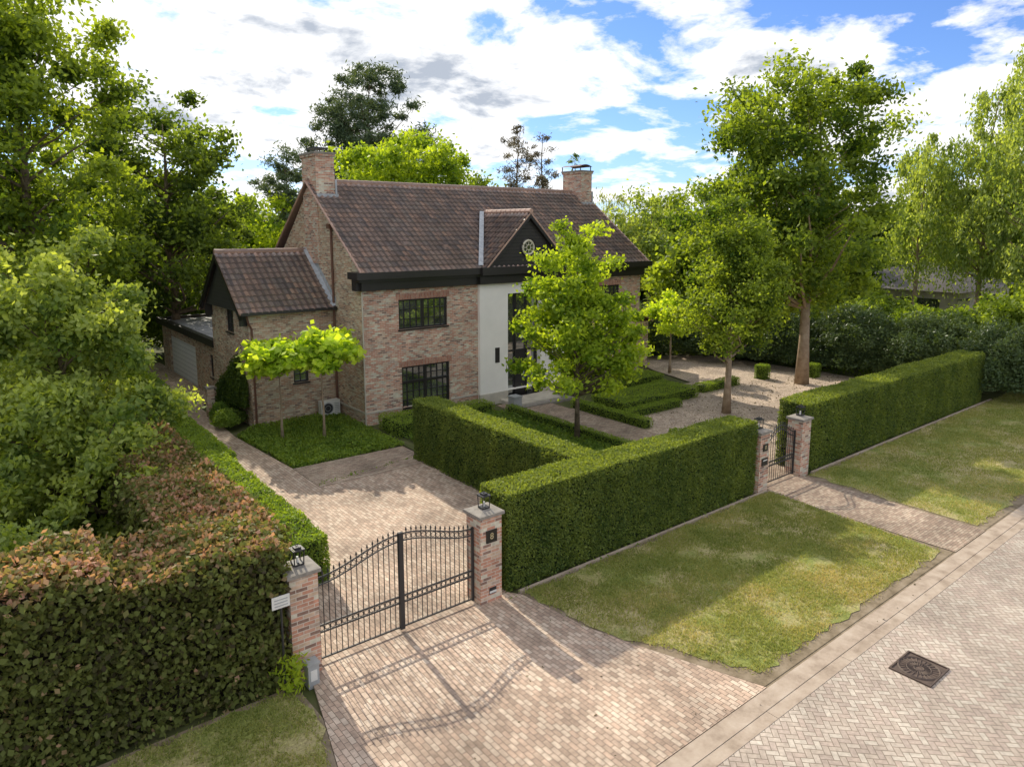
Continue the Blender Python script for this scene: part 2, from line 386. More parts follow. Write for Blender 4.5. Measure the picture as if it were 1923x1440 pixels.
# ------------------------------------------------------------ ground
def flat(name,poly,z,k,thick=0):
    mb=MB(); mb.poly([(x,y,z) for x,y in poly],k)
    if thick:
        n=len(poly)
        for i in range(n):
            a=poly[i];b=poly[(i+1)%n]; mb.poly([(a[0],a[1],z-thick),(b[0],b[1],z-thick),(b[0],b[1],z),(a[0],a[1],z)],k)
    return mb.build(name)
flat('ground',[(-500,-500),(700,-500),(700,700),(-500,700)],-.06,'soil')
flat('road',[(-150,-1.5),(250,-1.5),(250,5.5),(-150,5.5)],-.01,'road')
mb=MB()
x=-60.
while x<120:
    mb.box(x+.004,x+2.496,5.5,5.72,-.05,-.004,'conc'); x+=2.5
mb.box(-60,120,5.725,6.05,-.05,.004,'conc')
mb.build('concrete_gutter')
flat('dirt_strip',[(-60,6.0),(120,6.0),(120,6.6),(-60,6.6)],-.006,'dirt')
LW=[[(9.3,11.25),(9.45,9.4),(9.85,8.4),(10.8,6.36),(18.75,6.32),(19.05,11.25)],[(21.2,6.32),(60,6.32),(60,11.25),(21.4,11.25)],[(-12,6.3),(2.6,6.3),(3.5,8.3),(4.0,10.2),(3.95,11.2),(-12,11.2)]]
SO=[[(9.21,11.28),(9.41,9.4),(9.71,8.4),(10.56,6.1),(18.95,6.1),(19.0,11.28)],[(21.06,6.1),(60,6.1),(60,11.28),(21.22,11.28)],[(-12,6.1),(2.74,6.1),(3.64,8.3),(4.09,10.2),(4.05,11.3),(-12,11.3)]]
for p in SO: flat('lawn_soil',p,.004,'dirt')
for p in LW: flat('verge_lawn',rough_edge(p),.016,'grass')
flat('verge_lawn',[(-60,-6),(150,-6),(150,-1.6),(-60,-1.6)],.02,'grass')
flat('driveway_apron',[(2.75,6.06),(10.55,6.06),(9.7,8.4),(9.4,9.4),(9.2,11.2),(9.0,11.5),(4.4,11.5),(4.1,10.2),(3.65,8.3)],.012,'pave',.05)
flat('driveway',[(4.4,11.51),(9.0,11.51),(9.0,12.4),(12.4,12.5),(12.4,20.2),(8.35,20.3),(8.35,22.4),(8.0,27.4),(8.2,33),(9.3,35),(9.3,46),(6.0,46),(6.6,31),(6.2,22),(6.0,14.5),(4.4,14)],.012,'pave',.05)
flat('brick_path',[(8.36,20.31),(12.5,20.21),(12.5,22.3),(8.36,22.39)],.02,'pave2',.06)
flat('garden_path',[(19.0,6.07),(21.05,6.07),(21.2,11.5),(21.2,25.),(18.95,25.),(18.95,11.5)],.014,'pave2',.06)
flat('garden_bed',[(12.6,12.4),(18.9,12.4),(18.9,25.6),(12.6,25.6)],-.005,'soil')
flat('gravel_court',[(21.21,12.),(38,12.),(38,19.5),(37.5,27),(33,30),(31,26),(30,22.6),(21.21,22.6)],.0,'gravel')
mb=MB(); mb.box(9.2,19.0,11.29,11.37,-.05,.05,'conc'); mb.box(21.7,38,11.29,11.37,-.05,.05,'conc'); mb.box(8.36,12.4,20.2,20.26,-.05,.04,'conc'); mb.build('edging_kerb')
R=np.random.default_rng(3)
Pg=[]
for pl,dn in zip(LW,(1800,850,1500)):
    q=pl if pl[0][0]>5 else [(-5,6.3)]+pl[1:-1]+[(-5,11.2)]
    if pl[0][0]>20: q=[(21.2,6.3),(42,6.3),(42,11.25),(21.4,11.25)]
    Pg.append(scatter(q,dn))
Pg=np.concatenate(Pg); n=len(Pg); Pg+=R.normal(size=(n,2))*.06
P3=np.column_stack([Pg,np.full(n,.035)])
A=R.normal(size=(n,3))*.6+np.array([0,0,1.]); tt=.5+snoise(P3,.22,11)*.5+snoise(P3,.8,12)*.2+R.normal(size=n)*.2
keep=snoise(P3,.5,15)+snoise(P3,1.1,16)*.5+R.normal(size=n)*.3>-.35
leaves('verge_grass_blades',P3[keep],.075,M['blade'],tt[keep],None,None,A[keep],.22)

# ------------------------------------------------------------ tiles
def tiles(name,P0,U,L,V,S,parent,tw=.27,th=.34,amp=.05):
    U=np.array(U,float);V=np.array(V,float);U/=np.linalg.norm(U);V/=np.linalg.norm(V);N=np.cross(U,V)
    if N[2]<0: N=-N
    sp=8; nt=int(round(L/tw)); tw=L/nt; nr=int(round(S/th)); th=S/nr; nu=nt*sp+1
    u=np.arange(nu)/sp; ph=u%1.0; prof=amp*(np.where(ph<.5,np.sin(ph/.5*pi),-.4*np.sin((ph-.5)/.5*pi)))
    prof=np.where(u==nt,0,prof)
    Vv=[];UV=[]
    for r in range(nr):
        jit=R.normal(size=nt+1)*.005
        for e,(vv,lift) in enumerate(((r*th-.03,.06),((r+1)*th,.004))):
            h=prof+lift+jit[np.minimum(u.astype(int),nt)]
            Vv.append(np.array(P0)+np.outer(u*tw,U)+V*vv+np.outer(h,N)); UV.append(np.column_stack([u,np.full(nu,r+(.02 if e==0 else .98))]))
    Vv=np.concatenate(Vv);UV=np.concatenate(UV); F=[]
    i=np.arange(nu-1)
    for r in range(2*nr-1):
        a=r*nu+i; F.append(np.column_stack([a,a+1,a+1+nu,a+nu]))
    a=i; base=len(Vv)
    Vv=np.concatenate([Vv,Vv[:nu]-N*.05]); UV=np.concatenate([UV,UV[:nu]]); F.append(np.column_stack([base+a,base+a+1,a+1,a]))
    P0=np.array(P0,float); q=[P0-N*.05,P0+U*L-N*.05,P0+U*L+V*S-N*.05,P0+V*S-N*.05]; b0=len(Vv)
    Vv=np.concatenate([Vv,np.array(q)]); UV=np.concatenate([UV,np.full((4,2),.97)]); F.append(np.array([[b0,b0+1,b0+2,b0+3]]))
    for uu in (0,L):
        b1=len(Vv); o=P0+U*uu; Vv=np.concatenate([Vv,np.array([o-N*.05,o+V*S-N*.05,o+V*S+N*.03,o+N*.03])]); UV=np.concatenate([UV,np.full((4,2),.3)]); F.append(np.array([[b1,b1+1,b1+2,b1+3]]))
    uvx=UV.copy(); uvx[:,0]=np.clip(uvx[:,0],.01,nt-.01)
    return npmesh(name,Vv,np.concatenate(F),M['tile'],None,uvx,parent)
def ridge(mb,a,b,r=.12,k='tile'):
    a=np.array(a,float);b=np.array(b,float);L=np.linalg.norm(b-a);n=int(L/.35)
    for i in range(n):
        p=a+(b-a)*i/n;q=a+(b-a)*(i+1.08)/n; mb.tube([p,q],[r*1.08,r*.95],k,8)

class Fr:
    def __init__(s,o,U,N): s.o=np.array(o,float);s.U=np.array(U,float);s.N=np.array(N,float)
    def p(s,u,z,d=0): 
        q=s.o+s.U*u+s.N*d; return (q[0],q[1],s.o[2]+z)
    def box(s,mb,u0,u1,d0,d1,z0,z1,k):
        c=[s.p(u,z,d) for z in (z0,z1) for (u,d) in ((u0,d0),(u1,d0),(u1,d1),(u0,d1))]
        for f in [(3,2,1,0),(4,5,6,7),(0,1,5,4),(1,2,6,5),(2,3,7,6),(3,0,4,7)]: mb.poly([c[i] for i in f],k)
    def wall(s,mb,u0,u1,z0,z1,k,ops=(),rev=.12):
        us=sorted(set([u0,u1]+[o[0] for o in ops]+[o[1] for o in ops])); zs=sorted(set([z0,z1]+[o[2] for o in ops]+[o[3] for o in ops]))
        for a,b in zip(us,us[1:]):
            for c,d in zip(zs,zs[1:]):
                if any(o[0]<=a and b<=o[1] and o[2]<=c and d<=o[3] for o in ops): continue
                mb.poly([s.p(a,c),s.p(b,c),s.p(b,d),s.p(a,d)],k)
        for (a,b,c,d) in ops:
            for q in ([(a,c,0),(a,c,-rev),(a,d,-rev),(a,d,0)],[(b,c,-rev),(b,c,0),(b,d,0),(b,d,-rev)],[(a,d,0),(a,d,-rev),(b,d,-rev),(b,d,0)],[(a,c,-rev),(a,c,0),(b,c,0),(b,c,-rev)]):
                mb.poly([s.p(*w) for w in q],k)
    def window(s,mb,a,b,c,d,cols,rows,cas=2,rev=.12,bar=.028,fr=.07,sill=True,soldier=True,k='black'):
        s.box(mb,a,b,-rev-.06,-rev+.0,c,d,'glass')
        f0,f1=-rev+.003,-rev+.06
        s.box(mb,a,a+fr,f0,f1,c,d,k); s.box(mb,b-fr,b,f0,f1,c,d,k); s.box(mb,a+fr,b-fr,f0,f1,c,c+fr,k); s.box(mb,a+fr,b-fr,f0,f1,d-fr,d,k)
        w=(b-a)
        for i in range(1,cas):
            u=a+w*i/cas; s.box(mb,u-fr*.8,u+fr*.8,f0,f1-.003,c+fr,d-fr,k)
        for i in range(1,cols):
            if cas>1 and (i*cas)%cols==0: continue
            u=a+w*i/cols; s.box(mb,u-bar/2,u+bar/2,f0,f1-.02,c+fr,d-fr,k)
        for i in range(1,rows):
            z=c+(d-c)*i/rows; s.box(mb,a+fr,b-fr,f0,f1-.024,z-bar/2,z+bar/2,k)
        if sill: s.box(mb,a-.05,b+.05,-rev+.065,.05,c-.06,c-.003,k)
        if soldier: s.box(mb,a-.12,b+.12,-.02,.006,d+.003,d+.24,'soldier')

# ------------------------------------------------------------ house
H=empty('brick_house',(21,30,0))
X0,X1,Y0,Y1=12.7,29.2,25.6,35.0; CX=20.95; EZ=5.75; RY,RZ=30.3,10.05
fw=MB(); F=Fr((X0,Y0,0),(1,0,0),(0,-1,0))
bay0,bay1=18.35-X0,23.55-X0
wu=(1.62,4.02,3.85,5.1); wl=(1.7,4.1,.42,2.25)
W=X1-X0
wu2=(W-4.02,W-1.62,3.85,5.1); wl2=(W-4.1,W-1.7,.42,2.25)
F.wall(fw,0,bay0,.5,EZ,'brick',[wu,(wl[0],wl[1],.5,wl[3])]); F.wall(fw,bay1,W,.5,EZ,'brick',[wu2,(wl2[0],wl2[1],.5,wl2[3])])
F.wall(fw,0,wl[0],-.1,.5,'brick');F.wall(fw,wl[1],bay0,-.1,.5,'brick');F.wall(fw,wl[0],wl[1],-.1,.42,'brick')
F.wall(fw,bay1,wl2[0],-.1,.5,'brick');F.wall(fw,wl2[1],W,-.1,.5,'brick');F.wall(fw,wl2[0],wl2[1],-.1,.42,'brick')
for a,b in ((0,wl[0]-.05),(wl[1]+.05,bay0),(bay1,wl2[0]-.05),(wl2[1]+.05,W)): F.box(fw,a,b,-.02,.03,.5,.57,'stone')
for w in (wu,wu2): F.window(fw,*w,8,3,2)
for w in (wl,wl2): F.window(fw,*w,8,5,2)
for w in (wl,wl2):
    F.box(fw,w[0]+.07,w[1]-.07,-.115,-.05,1.52,1.62,'black')
S=Fr((X0,Y0,0),(0,1,0),(-1,0,0)); D=Y1-Y0
S.wall(fw,0,D,-.1,6.1,'brickb'); 
fw.poly([(X0,Y0,6.1),(X0,Y1,6.1),(X0,Y1-.15,6.2),(X0,RY,RZ-.05),(X0,Y0+.0,6.45)],'brickb')
fw.poly([(X1,Y0,-.1),(X1,Y1,-.1),(X1,Y1,6.1),(X1,RY,RZ-.05),(X1,Y0,6.45)],'brickb')
fw.poly([(X0,Y1,-.1),(X1,Y1,-.1),(X1,Y1,6.1),(X0,Y1,6.1)],'brickb')
S.box(fw,-.03,2.7,-.02,.03,.5,.57,'stone')
S.box(fw,4.35,4.85,.0,.03,6.7,7.4,'black'); S.box(fw,4.41,4.79,.03,.034,6.76,7.34,'glass'); S.box(fw,4.58,4.62,.034,.05,6.76,7.34,'black')
fw.build('walls_and_windows',H)
cb=MB(); B=Fr((18.35,Y0-.16,0),(1,0,0),(0,-1,0)); bw=5.2
op=(1.6,3.6,.15,5.05)
B.wall(cb,0,bw,.5,EZ,'white',[(op[0],op[1],.5,op[3])],.35)
for a,b in ((0,op[0]),(op[1],bw)): B.box(cb,a-.02*(a==0),b+.02*(b==bw),-.1,.025,-.05,.5,'stone')
for x in (18.35,23.55): cb.poly([(x,Y0-.16,-.05),(x,Y0+.02,-.05),(x,Y0+.02,EZ),(x,Y0-.16,EZ)],'white')
B.box(cb,op[0],op[1],-.4,-.35,0,op[3],'glass')
for u in (op[0],op[0]+.62,op[1]-.7,op[1]-.08): B.box(cb,u,u+.08,-.348,-.26,0,op[3],'black')
for z in (.0,2.25,4.97): B.box(cb,op[0]+.08,op[1]-.08,-.347,-.27,z,z+.08,'black')
B.box(cb,op[0]+.7,op[1]-.7,-.345,-.3,.08,2.25,'black'); B.box(cb,op[1]-.85,op[1]-.8,-.29,-.25,.9,1.6,'lead')
B.box(cb,op[0]-.5,op[1]+.5,.03,1.3,-.05,.14,'stone'); B.box(cb,op[0]-.8,op[1]+.8,1.303,1.65,-.05,.07,'cap')
B.box(cb,.85,1.1,0,.02,1.9,2.6,'black'); B.box(cb,4.1,4.35,0,.02,1.9,2.6,'black')
cb.build('entrance_bay',H)
co=MB(); 
co.box(12.6,29.3,Y0-.18,Y0-.003,5.55,5.9,'black'); co.box(12.45,29.45,Y0-.3,Y0-.003,5.903,6.02,'black'); co.box(12.28,29.62,Y0-.48,Y0-.003,6.023,6.3,'black')
co.box(12.3,12.697,Y0-.0,Y0+.45,6.023,6.3,'black'); co.box(12.45,12.697,Y0,Y0+.4,5.55,6.02,'black')
co.box(29.203,29.6,Y0-.0,Y0+.45,6.023,6.3,'black'); 
co.box(18.25,23.65,Y0-.36,Y0-.19,5.56,5.9,'black'); co.box(18.2,23.7,Y0-.62,Y0-.485,5.98,6.32,'black')
co.box(12.3,29.6,Y1+.0,Y1+.45,6.0,6.25,'black')
co.build('cornice_and_gutters',H)
sl=math.hypot(RY-25.2,RZ-6.27)
V=(0,RY-25.2,RZ-6.27)
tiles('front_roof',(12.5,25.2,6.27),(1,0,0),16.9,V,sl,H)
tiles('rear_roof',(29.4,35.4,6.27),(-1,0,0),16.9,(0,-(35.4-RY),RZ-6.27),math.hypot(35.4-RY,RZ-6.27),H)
rf=MB()
ridge(rf,(12.5,RY,RZ+.03),(29.4,RY,RZ+.03),.12)
for x in (12.5,29.4):
    for (ya,yb) in ((25.2,RY),(35.4,RY)):
        rf.tube([(x,ya,6.27),(x,yb,RZ)],.055,'tile',6)
for x,y in ((15.2,26.6),(17.1,26.4),(25.5,26.7)):
    z=6.27+(y-25.2)*.741; rf.box(x,x+.22,y,y+.25,z+.04,z+.15,'tile')
rf.build('roof_trim',H)
dm=MB(); gy=25.05; az=8.75; hw=2.45; bz=6.33
dm.poly([(CX-hw+.1,gy+.15,bz),(CX+hw-.1,gy+.15,bz),(CX,gy+.15,az-.1)],'boards')
for sg in (-1,1):
    n=np.array([sg*(az-bz),0,hw]);n=n/np.linalg.norm(n)
    a=np.array([CX+sg*(hw+.12),0,bz-.1]);b=np.array([CX,0,az+.02])
    y0,y1=gy-.04,gy+.03
    pts=[a,b,b-np.array([0,0,.27]),a-np.array([0,0,.14])+np.array([-sg*.1,0,0])]
    f=[(p[0],y0,p[2]) for p in pts]; g=[(p[0],y1+.1,p[2]) for p in pts]
    dm.poly(f,'black'); 
    for i in range(4): dm.poly([f[i],f[(i+1)%4],g[(i+1)%4],g[i]],'black')
ridge(dm,(CX,gy-.08,az+.06),(CX,28.6,az+.06),.11)
dm.ring((CX,gy+.12,7.15),.32,.055,'cream','y',24); dm.ring((CX,gy+.12,7.15),.42,.03,'black','y',24)
dm.tube([(CX,gy+.14,7.15),(CX,gy+.11,7.15)],.31,'glass',24)
dm.ring((CX,gy+.1,7.15),.12,.018,'cream','y',16)
for k in range(8):
    a=k*pi/4; dm.tube([(CX+.12*math.cos(a),gy+.1,7.15+.12*math.sin(a)),(CX+.31*math.cos(a),gy+.1,7.15+.31*math.sin(a))],.014,'cream',4)
for sg in (-1,1):
    a=np.array([CX+sg*(hw+.1),25.22,6.42]);b=np.array([CX+sg*.1,28.5,8.86]); o=np.array([sg*.26,0,0.])
    dm.poly([a,b,b+o,a+o] if sg<0 else [a+o,b+o,b,a],'lead')
dm.build('pediment',H)
for sg,nm in ((-1,'pediment_roof_west'),(1,'pediment_roof_east')):
    vv=(-sg*(hw+.12),0,az-bz+.1)
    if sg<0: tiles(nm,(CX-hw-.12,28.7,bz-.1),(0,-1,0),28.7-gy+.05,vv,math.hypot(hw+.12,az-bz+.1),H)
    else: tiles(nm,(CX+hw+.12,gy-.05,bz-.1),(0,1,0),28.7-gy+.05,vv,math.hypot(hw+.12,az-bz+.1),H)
ch=MB()
for (a,b) in ((12.64,13.5),(28.4,29.26)):
    ch.box(a,b,29.5,31.0,(9.0 if a>20 else 6.5),11.1,'brick'); ch.box(a-.05,b+.05,29.45,31.05,11.103,11.2,'brick')
    ch.box(a-.08,b+.08,29.42,31.08,11.203,11.28,'cap')
    ch.box(a-.03,b+.1,29.36,29.497,9.28,9.5,'lead') ; ch.box(b+.002,b+.08,29.45,31.05,9.4,10.12,'lead')
ch.box(12.75,13.4,29.8,30.7,11.45,11.5,'iron')
for x,y in ((12.8,29.85),(13.35,29.85),(12.8,30.65),(13.35,30.65)): ch.box(x-.02,x+.02,y-.02,y+.02,11.28,11.45,'iron')
pts=[(28.3+.1*i,29.6+.0,11.5+.12*math.sin(pi*i/10)) for i in range(11)]
for i in range(10):
    p,q=pts[i],pts[i+1]; ch.poly([(p[0],29.5,p[2]),(q[0],29.5,q[2]),(q[0],31.1,q[2]),(p[0],31.1,p[2])],'pipe')
for x,y in ((28.4,29.55),(29.2,29.55),(28.4,31.05),(29.2,31.05)): ch.box(x-.02,x+.02,y-.02,y+.02,11.28,11.51,'iron')
ch.build('chimneys',H)
wg=MB(); WX,WY0,WY1=9.05,28.35,33.4; WE=4.75; WRY,WRZ=30.95,7.0
Wf=Fr((WX,WY0,0),(1,0,0),(0,-1,0)); ww=(1.75,2.4,1.6,2.3)
Wf.wall(wg,0,X0-WX,-.1,WE,'brickb',[ww]); Wf.window(wg,*ww,2,2,1)
Wl=Fr((WX,WY0,0),(0,1,0),(-1,0,0))
Wl.wall(wg,0,WY1-WY0,-.1,WE+.02,'brickb',[(1.9,2.9,3.65,4.7)]); Wl.window(wg,1.9,2.9,3.65,4.7,3,3,1,soldier=False)
wg.poly([(WX,WY1,-.1),(X0,WY1,-.1),(X0,WY1,WE),(WX,WY1,WE)],'brickb')
wg.poly([(WX-.25,WY0-.0,WE-.05),(WX-.25,WY1+.0,WE-.05),(WX-.25,WRY,WRZ-.12)],'boards')
wg.poly([(WX-.25,WY0,WE-.05),(WX,WY0,WE-.05),(WX,WY1,WE-.05),(WX-.25,WY1,WE-.05)],'black')
for sg,ye in ((-1,WY0-.32),(1,WY1+.32)):
    f=[(WX-.42,ye,WE-.12),(WX-.42,WRY,WRZ),(WX-.42,WRY,WRZ-.26),(WX-.42,ye+(-sg)*.12,WE-.32)]; g=[(WX-.3,p[1],p[2]) for p in f]
    wg.poly(f,'black'); wg.poly(g,'black')
    for i in range(4): wg.poly([f[i],f[(i+1)%4],g[(i+1)%4],g[i]],'black')
wg.box(WX-.38,X0-.003,WY0-.4,WY0-.28,WE-.14,WE-.02,'black')
for y in (WY0+.1,WY1-.2): wg.box(WX-.3,WX-.002,y,y+.1,WE-.6,WE-.06,'black')
ridge(wg,(WX-.4,WRY,WRZ+.05),(X0,WRY,WRZ+.05),.11)
wg.poly([(X0-.01,WY0-.3,WE+.1),(X0-.01,WRY,WRZ+.2),(X0-.01,WRY,WRZ+.42),(X0-.01,WY0-.3,WE+.35)],'lead')
wg.poly([(X0-.22,WY0-.3,WE-.0),(X0-.01,WY0-.3,WE+.04),(X0-.01,WRY,WRZ+.2),(X0-.22,WRY,WRZ+.16)],'lead')
wg.tube([(WX-.1,WY0-.1,WE-.1),(WX-.02,WY0-.1,WE-.5),(WX+.1,WY0-.06,WE-.7),(WX+.1,WY0-.06,0)],.045,'pipe',8)
wg.box(X0-.2,X0-.003,28.05,28.35,8.0,8.2,'pipe'); wg.tube([(X0-.06,28.2,8.0),(X0-.06,28.2,0.)],.05,'pipe',8)
wg.tube([(X0-.03,Y0-.03,5.5),(X0-.03,Y0-.03,0.)],.03,'stone',6)
wg.build('side_wing',H)
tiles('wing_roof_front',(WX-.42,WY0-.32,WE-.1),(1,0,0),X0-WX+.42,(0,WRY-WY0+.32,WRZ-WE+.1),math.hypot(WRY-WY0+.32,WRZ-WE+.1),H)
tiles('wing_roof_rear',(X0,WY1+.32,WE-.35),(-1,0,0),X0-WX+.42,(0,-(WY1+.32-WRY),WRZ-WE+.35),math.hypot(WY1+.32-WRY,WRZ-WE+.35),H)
ex=MB(); ex.box(29.203,32.2,27.5,33,-.1,2.6,'brickb'); ex.build('east_extension',H)
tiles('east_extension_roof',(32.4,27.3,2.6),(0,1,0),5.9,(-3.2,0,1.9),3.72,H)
gb=MB(); G_=Fr((9.25,33.42,0),(0,1,0),(-1,0,0)); gl_=(4.0,9.4,-.1,2.1)
G_.wall(gb,0,11,-.1,2.75,'brickb',[gl_,(1.0,1.5,1.0,2.1)],.15)
G_.box(gb,4.0,9.4,-.2,-.1,-.1,2.1,'gdoor')
for i in range(9): G_.box(gb,4.0,9.4,-.099,-.092,.02+i*.24,.035+i*.24,'grey')
G_.window(gb,1.0,1.5,1.0,2.1,2,3,1,rev=.12,soldier=False)
gb.poly([(9.25,44.42,-.1),(17,44.42,-.1),(17,44.42,2.75),(9.25,44.42,2.75)],'brickb'); gb.poly([(17,35.02,-.1),(17,44.42,-.1),(17,44.42,2.75),(17,35.02,2.75)],'brickb')
gb.poly([(9.3,33.5,2.8),(17,33.5,2.8),(17,44.4,2.8),(9.3,44.4,2.8)],'froof')
gb.box(9.0,9.28,33.45,44.6,2.62,2.95,'black'); gb.box(9.283,17.2,44.3,44.6,2.62,2.95,'black'); gb.box(16.9,17.2,35.1,44.297,2.62,2.95,'black')
gb.build('garage',H)

# ------------------------------------------------------------ misc objects
def ac():
    mb=MB(); x,y=11.7,27.75
    mb.box(x,x+.85,y,y+.32,.1,.75,'ac'); mb.ring((x+.3,y-.01,.43),.22,.012,'grey','y',20); mb.ring((x+.3,y-.01,.43),.12,.01,'grey','y',16); mb.tube([(x+.3,y-.001,.43),(x+.3,y-.006,.43)],.24,'iron',20)
    for i in range(6): mb.box(x+.6,x+.8,y-.008,y-.001,.2+i*.08,.23+i*.08,'grey')
    mb.box(x+.05,x+.1,y+.02,y+.3,-.05,.1,'iron'); mb.box(x+.75,x+.8,y+.02,y+.3,-.05,.1,'iron'); mb.build('air_conditioning_unit')
ac()
mb=MB(); mb.box(8.0,8.3,31.0,31.3,-.1,1.25,'brickb'); mb.box(8.303,9.04,31.05,31.25,-.1,1.15,'brickb'); mb.box(7.96,8.34,30.96,31.34,1.253,1.33,'cap'); mb.box(8.343,9.04,31.0,31.3,1.153,1.22,'cap'); mb.build('garden_wall')
def lantern(mb,x,y,z,s=1.):
    w=.085*s; mb.box(x-w*1.1,x+w*1.1,y-w*1.1,y+w*1.1,z,z+.03,'iron')
    for a in (-1,1):
        for b in (-1,1): mb.tube([(x+a*w,y+b*w,z+.03),(x+a*w*1.1,y+b*w*1.1,z+.27*s)],.012,'iron',4)
    mb.tube([(x,y,z+.03),(x,y,z+.14*s)],.022,'ac',8)
    t=z+.27*s; mb.box(x-w*1.3,x+w*1.3,y-w*1.3,y+w*1.3,t,t+.025,'iron'); mb.box(x-w*.7,x+w*.7,y-w*.7,y+w*.7,t+.026,t+.06,'iron'); mb.ring((x,y,t+.085),.022,.006,'iron','y',8)
def pillar(x0,x1,y0,y1,h):
    mb=MB(); mb.box(x0,x1,y0,y1,-.1,h,'brick')
    mb.box(x0-.05,x1+.05,y0-.05,y1+.05,h+.003,h+.07,'cap')
    cx,cy=(x0+x1)/2,(y0+y1)/2; t=(cx,cy,h+.13); c=[(x0-.03,y0-.03,h+.072),(x1+.03,y0-.03,h+.072),(x1+.03,y1+.03,h+.072),(x0-.03,y1+.03,h+.072)]
    for i in range(4): mb.poly([c[i],c[(i+1)%4],t],'cap')
    lantern(mb,cx,cy,h+.12); return mb
def text(body,loc,size,k,parent,rot=(pi/2,0,0)):
    cu=bpy.data.curves.new('lettering','FONT'); cu.body=body; cu.size=size; cu.extrude=.002; cu.align_x='CENTER'; cu.align_y='CENTER'
    o=bpy.data.objects.new('lettering',cu); cu.materials.append(M[k]); COL.objects.link(o); o.location=loc; o.rotation_euler=rot; o.parent=parent; return o
pillar(4.08,4.6,11.4,11.92,1.95).build('gate_pillar')
mb=pillar(8.2,8.76,11.4,11.92,1.95)
mb.box(8.34,8.62,11.375,11.397,1.38,1.66,'black'); mb.box(8.42,8.6,11.38,11.397,.2,.34,'iron'); mb.box(8.42,8.6,11.376,11.38,.22,.27,'ac')
p=mb.build('gate_pillar'); text('8',(8.48,11.372,1.52),.2,'gold',p)
mb=pillar(18.66,19.16,11.4,11.9,1.85)
mb.box(18.8,19.04,11.375,11.397,1.3,1.52,'black'); mb.box(18.76,19.06,11.37,11.397,.85,1.08,'black'); mb.box(18.8,19.02,11.365,11.37,1.0,1.03,'ac'); p=mb.build('gate_pillar'); text('8',(18.92,11.372,1.41),.17,'gold',p)
pillar(21.06,21.58,11.4,11.92,1.85).build('gate_pillar')
mb=MB(); mb.box(4.22,4.42,11.08,11.28,-.05,.4,'grey'); mb.box(4.2,4.44,11.06,11.3,.403,.43,'grey'); mb.box(4.26,4.38,11.07,11.079,.1,.3,'ac'); mb.build('utility_box')
def gate(name,x0,x1,y,ze,zc,leaves_n,sp=.118):
    mb=MB(); xc=(x0+x1)/2; hw=(x1-x0)/2
    def top(x):
        s=min(1,abs(x-xc)/hw); return ze+(zc-ze)*(.5+.5*math.cos(pi*s))
    edges=[x0+.03,xc-.025,xc+.025,x1-.03] if leaves_n==2 else [x0+.03,x1-.03]
    for i in range(0,len(edges),2):
        a,b=edges[i],edges[i+1]
        for x in (a,b): mb.box(x-.025,x+.025,y-.025,y+.025,.06,top(x)+.03,'iron')
        for z in (.1,.62,.76): mb.box(a+.025,b-.025,y-.012,y+.012,z-.015,z+.015,'iron')
        for off in (0,-.15):
            xs=np.linspace(a,b,16); mb.tube([(x,y,top(x)+off) for x in xs],.015,'iron',5)
        n=int(round((b-a)/sp)); 
        for k in range(1,n):
            x=a+(b-a)*k/n; mb.tube([(x,y,.1),(x,y,top(x)+.04)],.0095,'iron',5)
            mb.tube([(x,y,top(x)+.035),(x,y,top(x)+.06),(x,y,top(x)+.13)],[.008,.022,.002],'iron',5)
        for k in range(n):
            x=a+(b-a)*(k+.5)/n; mb.ring((x,y,.69),.048,.007,'iron','y',10); mb.ring((x,y,top(x)-.075),.05,.007,'iron','y',10)
    if leaves_n==2: mb.box(xc-.05,xc+.05,y-.045,y-.027,.06,top(xc)+.04,'iron')
    mb.build(name)
gate('driveway_gate',4.63,8.17,11.62,1.7,2.07,2)
gate('garden_gate',19.2,21.02,11.62,1.5,1.86,1,.13)
mb=MB(); mb.box(3.68,3.99,11.16,11.175,1.62,1.84,'ac')
for i in range(3): mb.box(3.72,3.95,11.155,11.159,1.66+i*.055,1.677+i*.055,'grey')
mb.tube([(3.84,11.19,0),(3.84,11.19,1.85)],.02,'iron',6); mb.build('sign')
mb=MB(); cx,cy=13.25,4.62
mb.box(cx-.42,cx+.42,cy-.36,cy+.36,-.05,.0,'cast'); mb.ring((cx,cy,.004),.34,.022,'cast','z',28); mb.ring((cx,cy,.004),.2,.014,'cast','z',24); mb.ring((cx,cy,.004),.08,.014,'cast','z',14)
for k in range(24):
    a=k*pi/12; mb.tube([(cx+.1*math.cos(a),cy+.1*math.sin(a),.004),(cx+.33*math.cos(a),cy+.33*math.sin(a),.004)],.012,'cast',4)
for s in (-1,1): mb.box(cx-.42,cx+.42,cy+s*.345-.014,cy+s*.345+.014,0,.02,'cast'); mb.box(cx+s*.405-.014,cx+s*.405+.014,cy-.33,cy+.33,0,.02,'cast')
mb.build('manhole_cover')
for px_ in (19.4,22.4):
    mb=MB(); mb.box(px_-.22,px_+.22,24.0,24.44,.07,.5,'grey'); mb.box(px_-.25,px_+.25,23.97,24.47,.503,.55,'grey'); mb.build('planter')
nb=MB(); ox,oy=60,21
nb.box(ox,ox+12,oy,oy+10,-.1,3.2,'stone'); nb.box(ox+.5,ox+3,oy-.05,oy-.003,1.,2.6,'glass'); nb.box(ox+5,ox+9,oy-.05,oy-.003,1.,2.6,'glass'); nb.box(ox-.05,ox-.003,oy+1,oy+4,1,2.6,'glass'); nb.box(ox-.05,ox-.003,oy+5,oy+8.5,1,2.6,'glass')
e=[(ox-.7,oy-.7,3.22),(ox+12.7,oy-.7,3.22),(ox+12.7,oy+10.7,3.22),(ox-.7,oy+10.7,3.22)]; r=[(ox+5,oy+5,5.2),(ox+7,oy+5,5.2)]
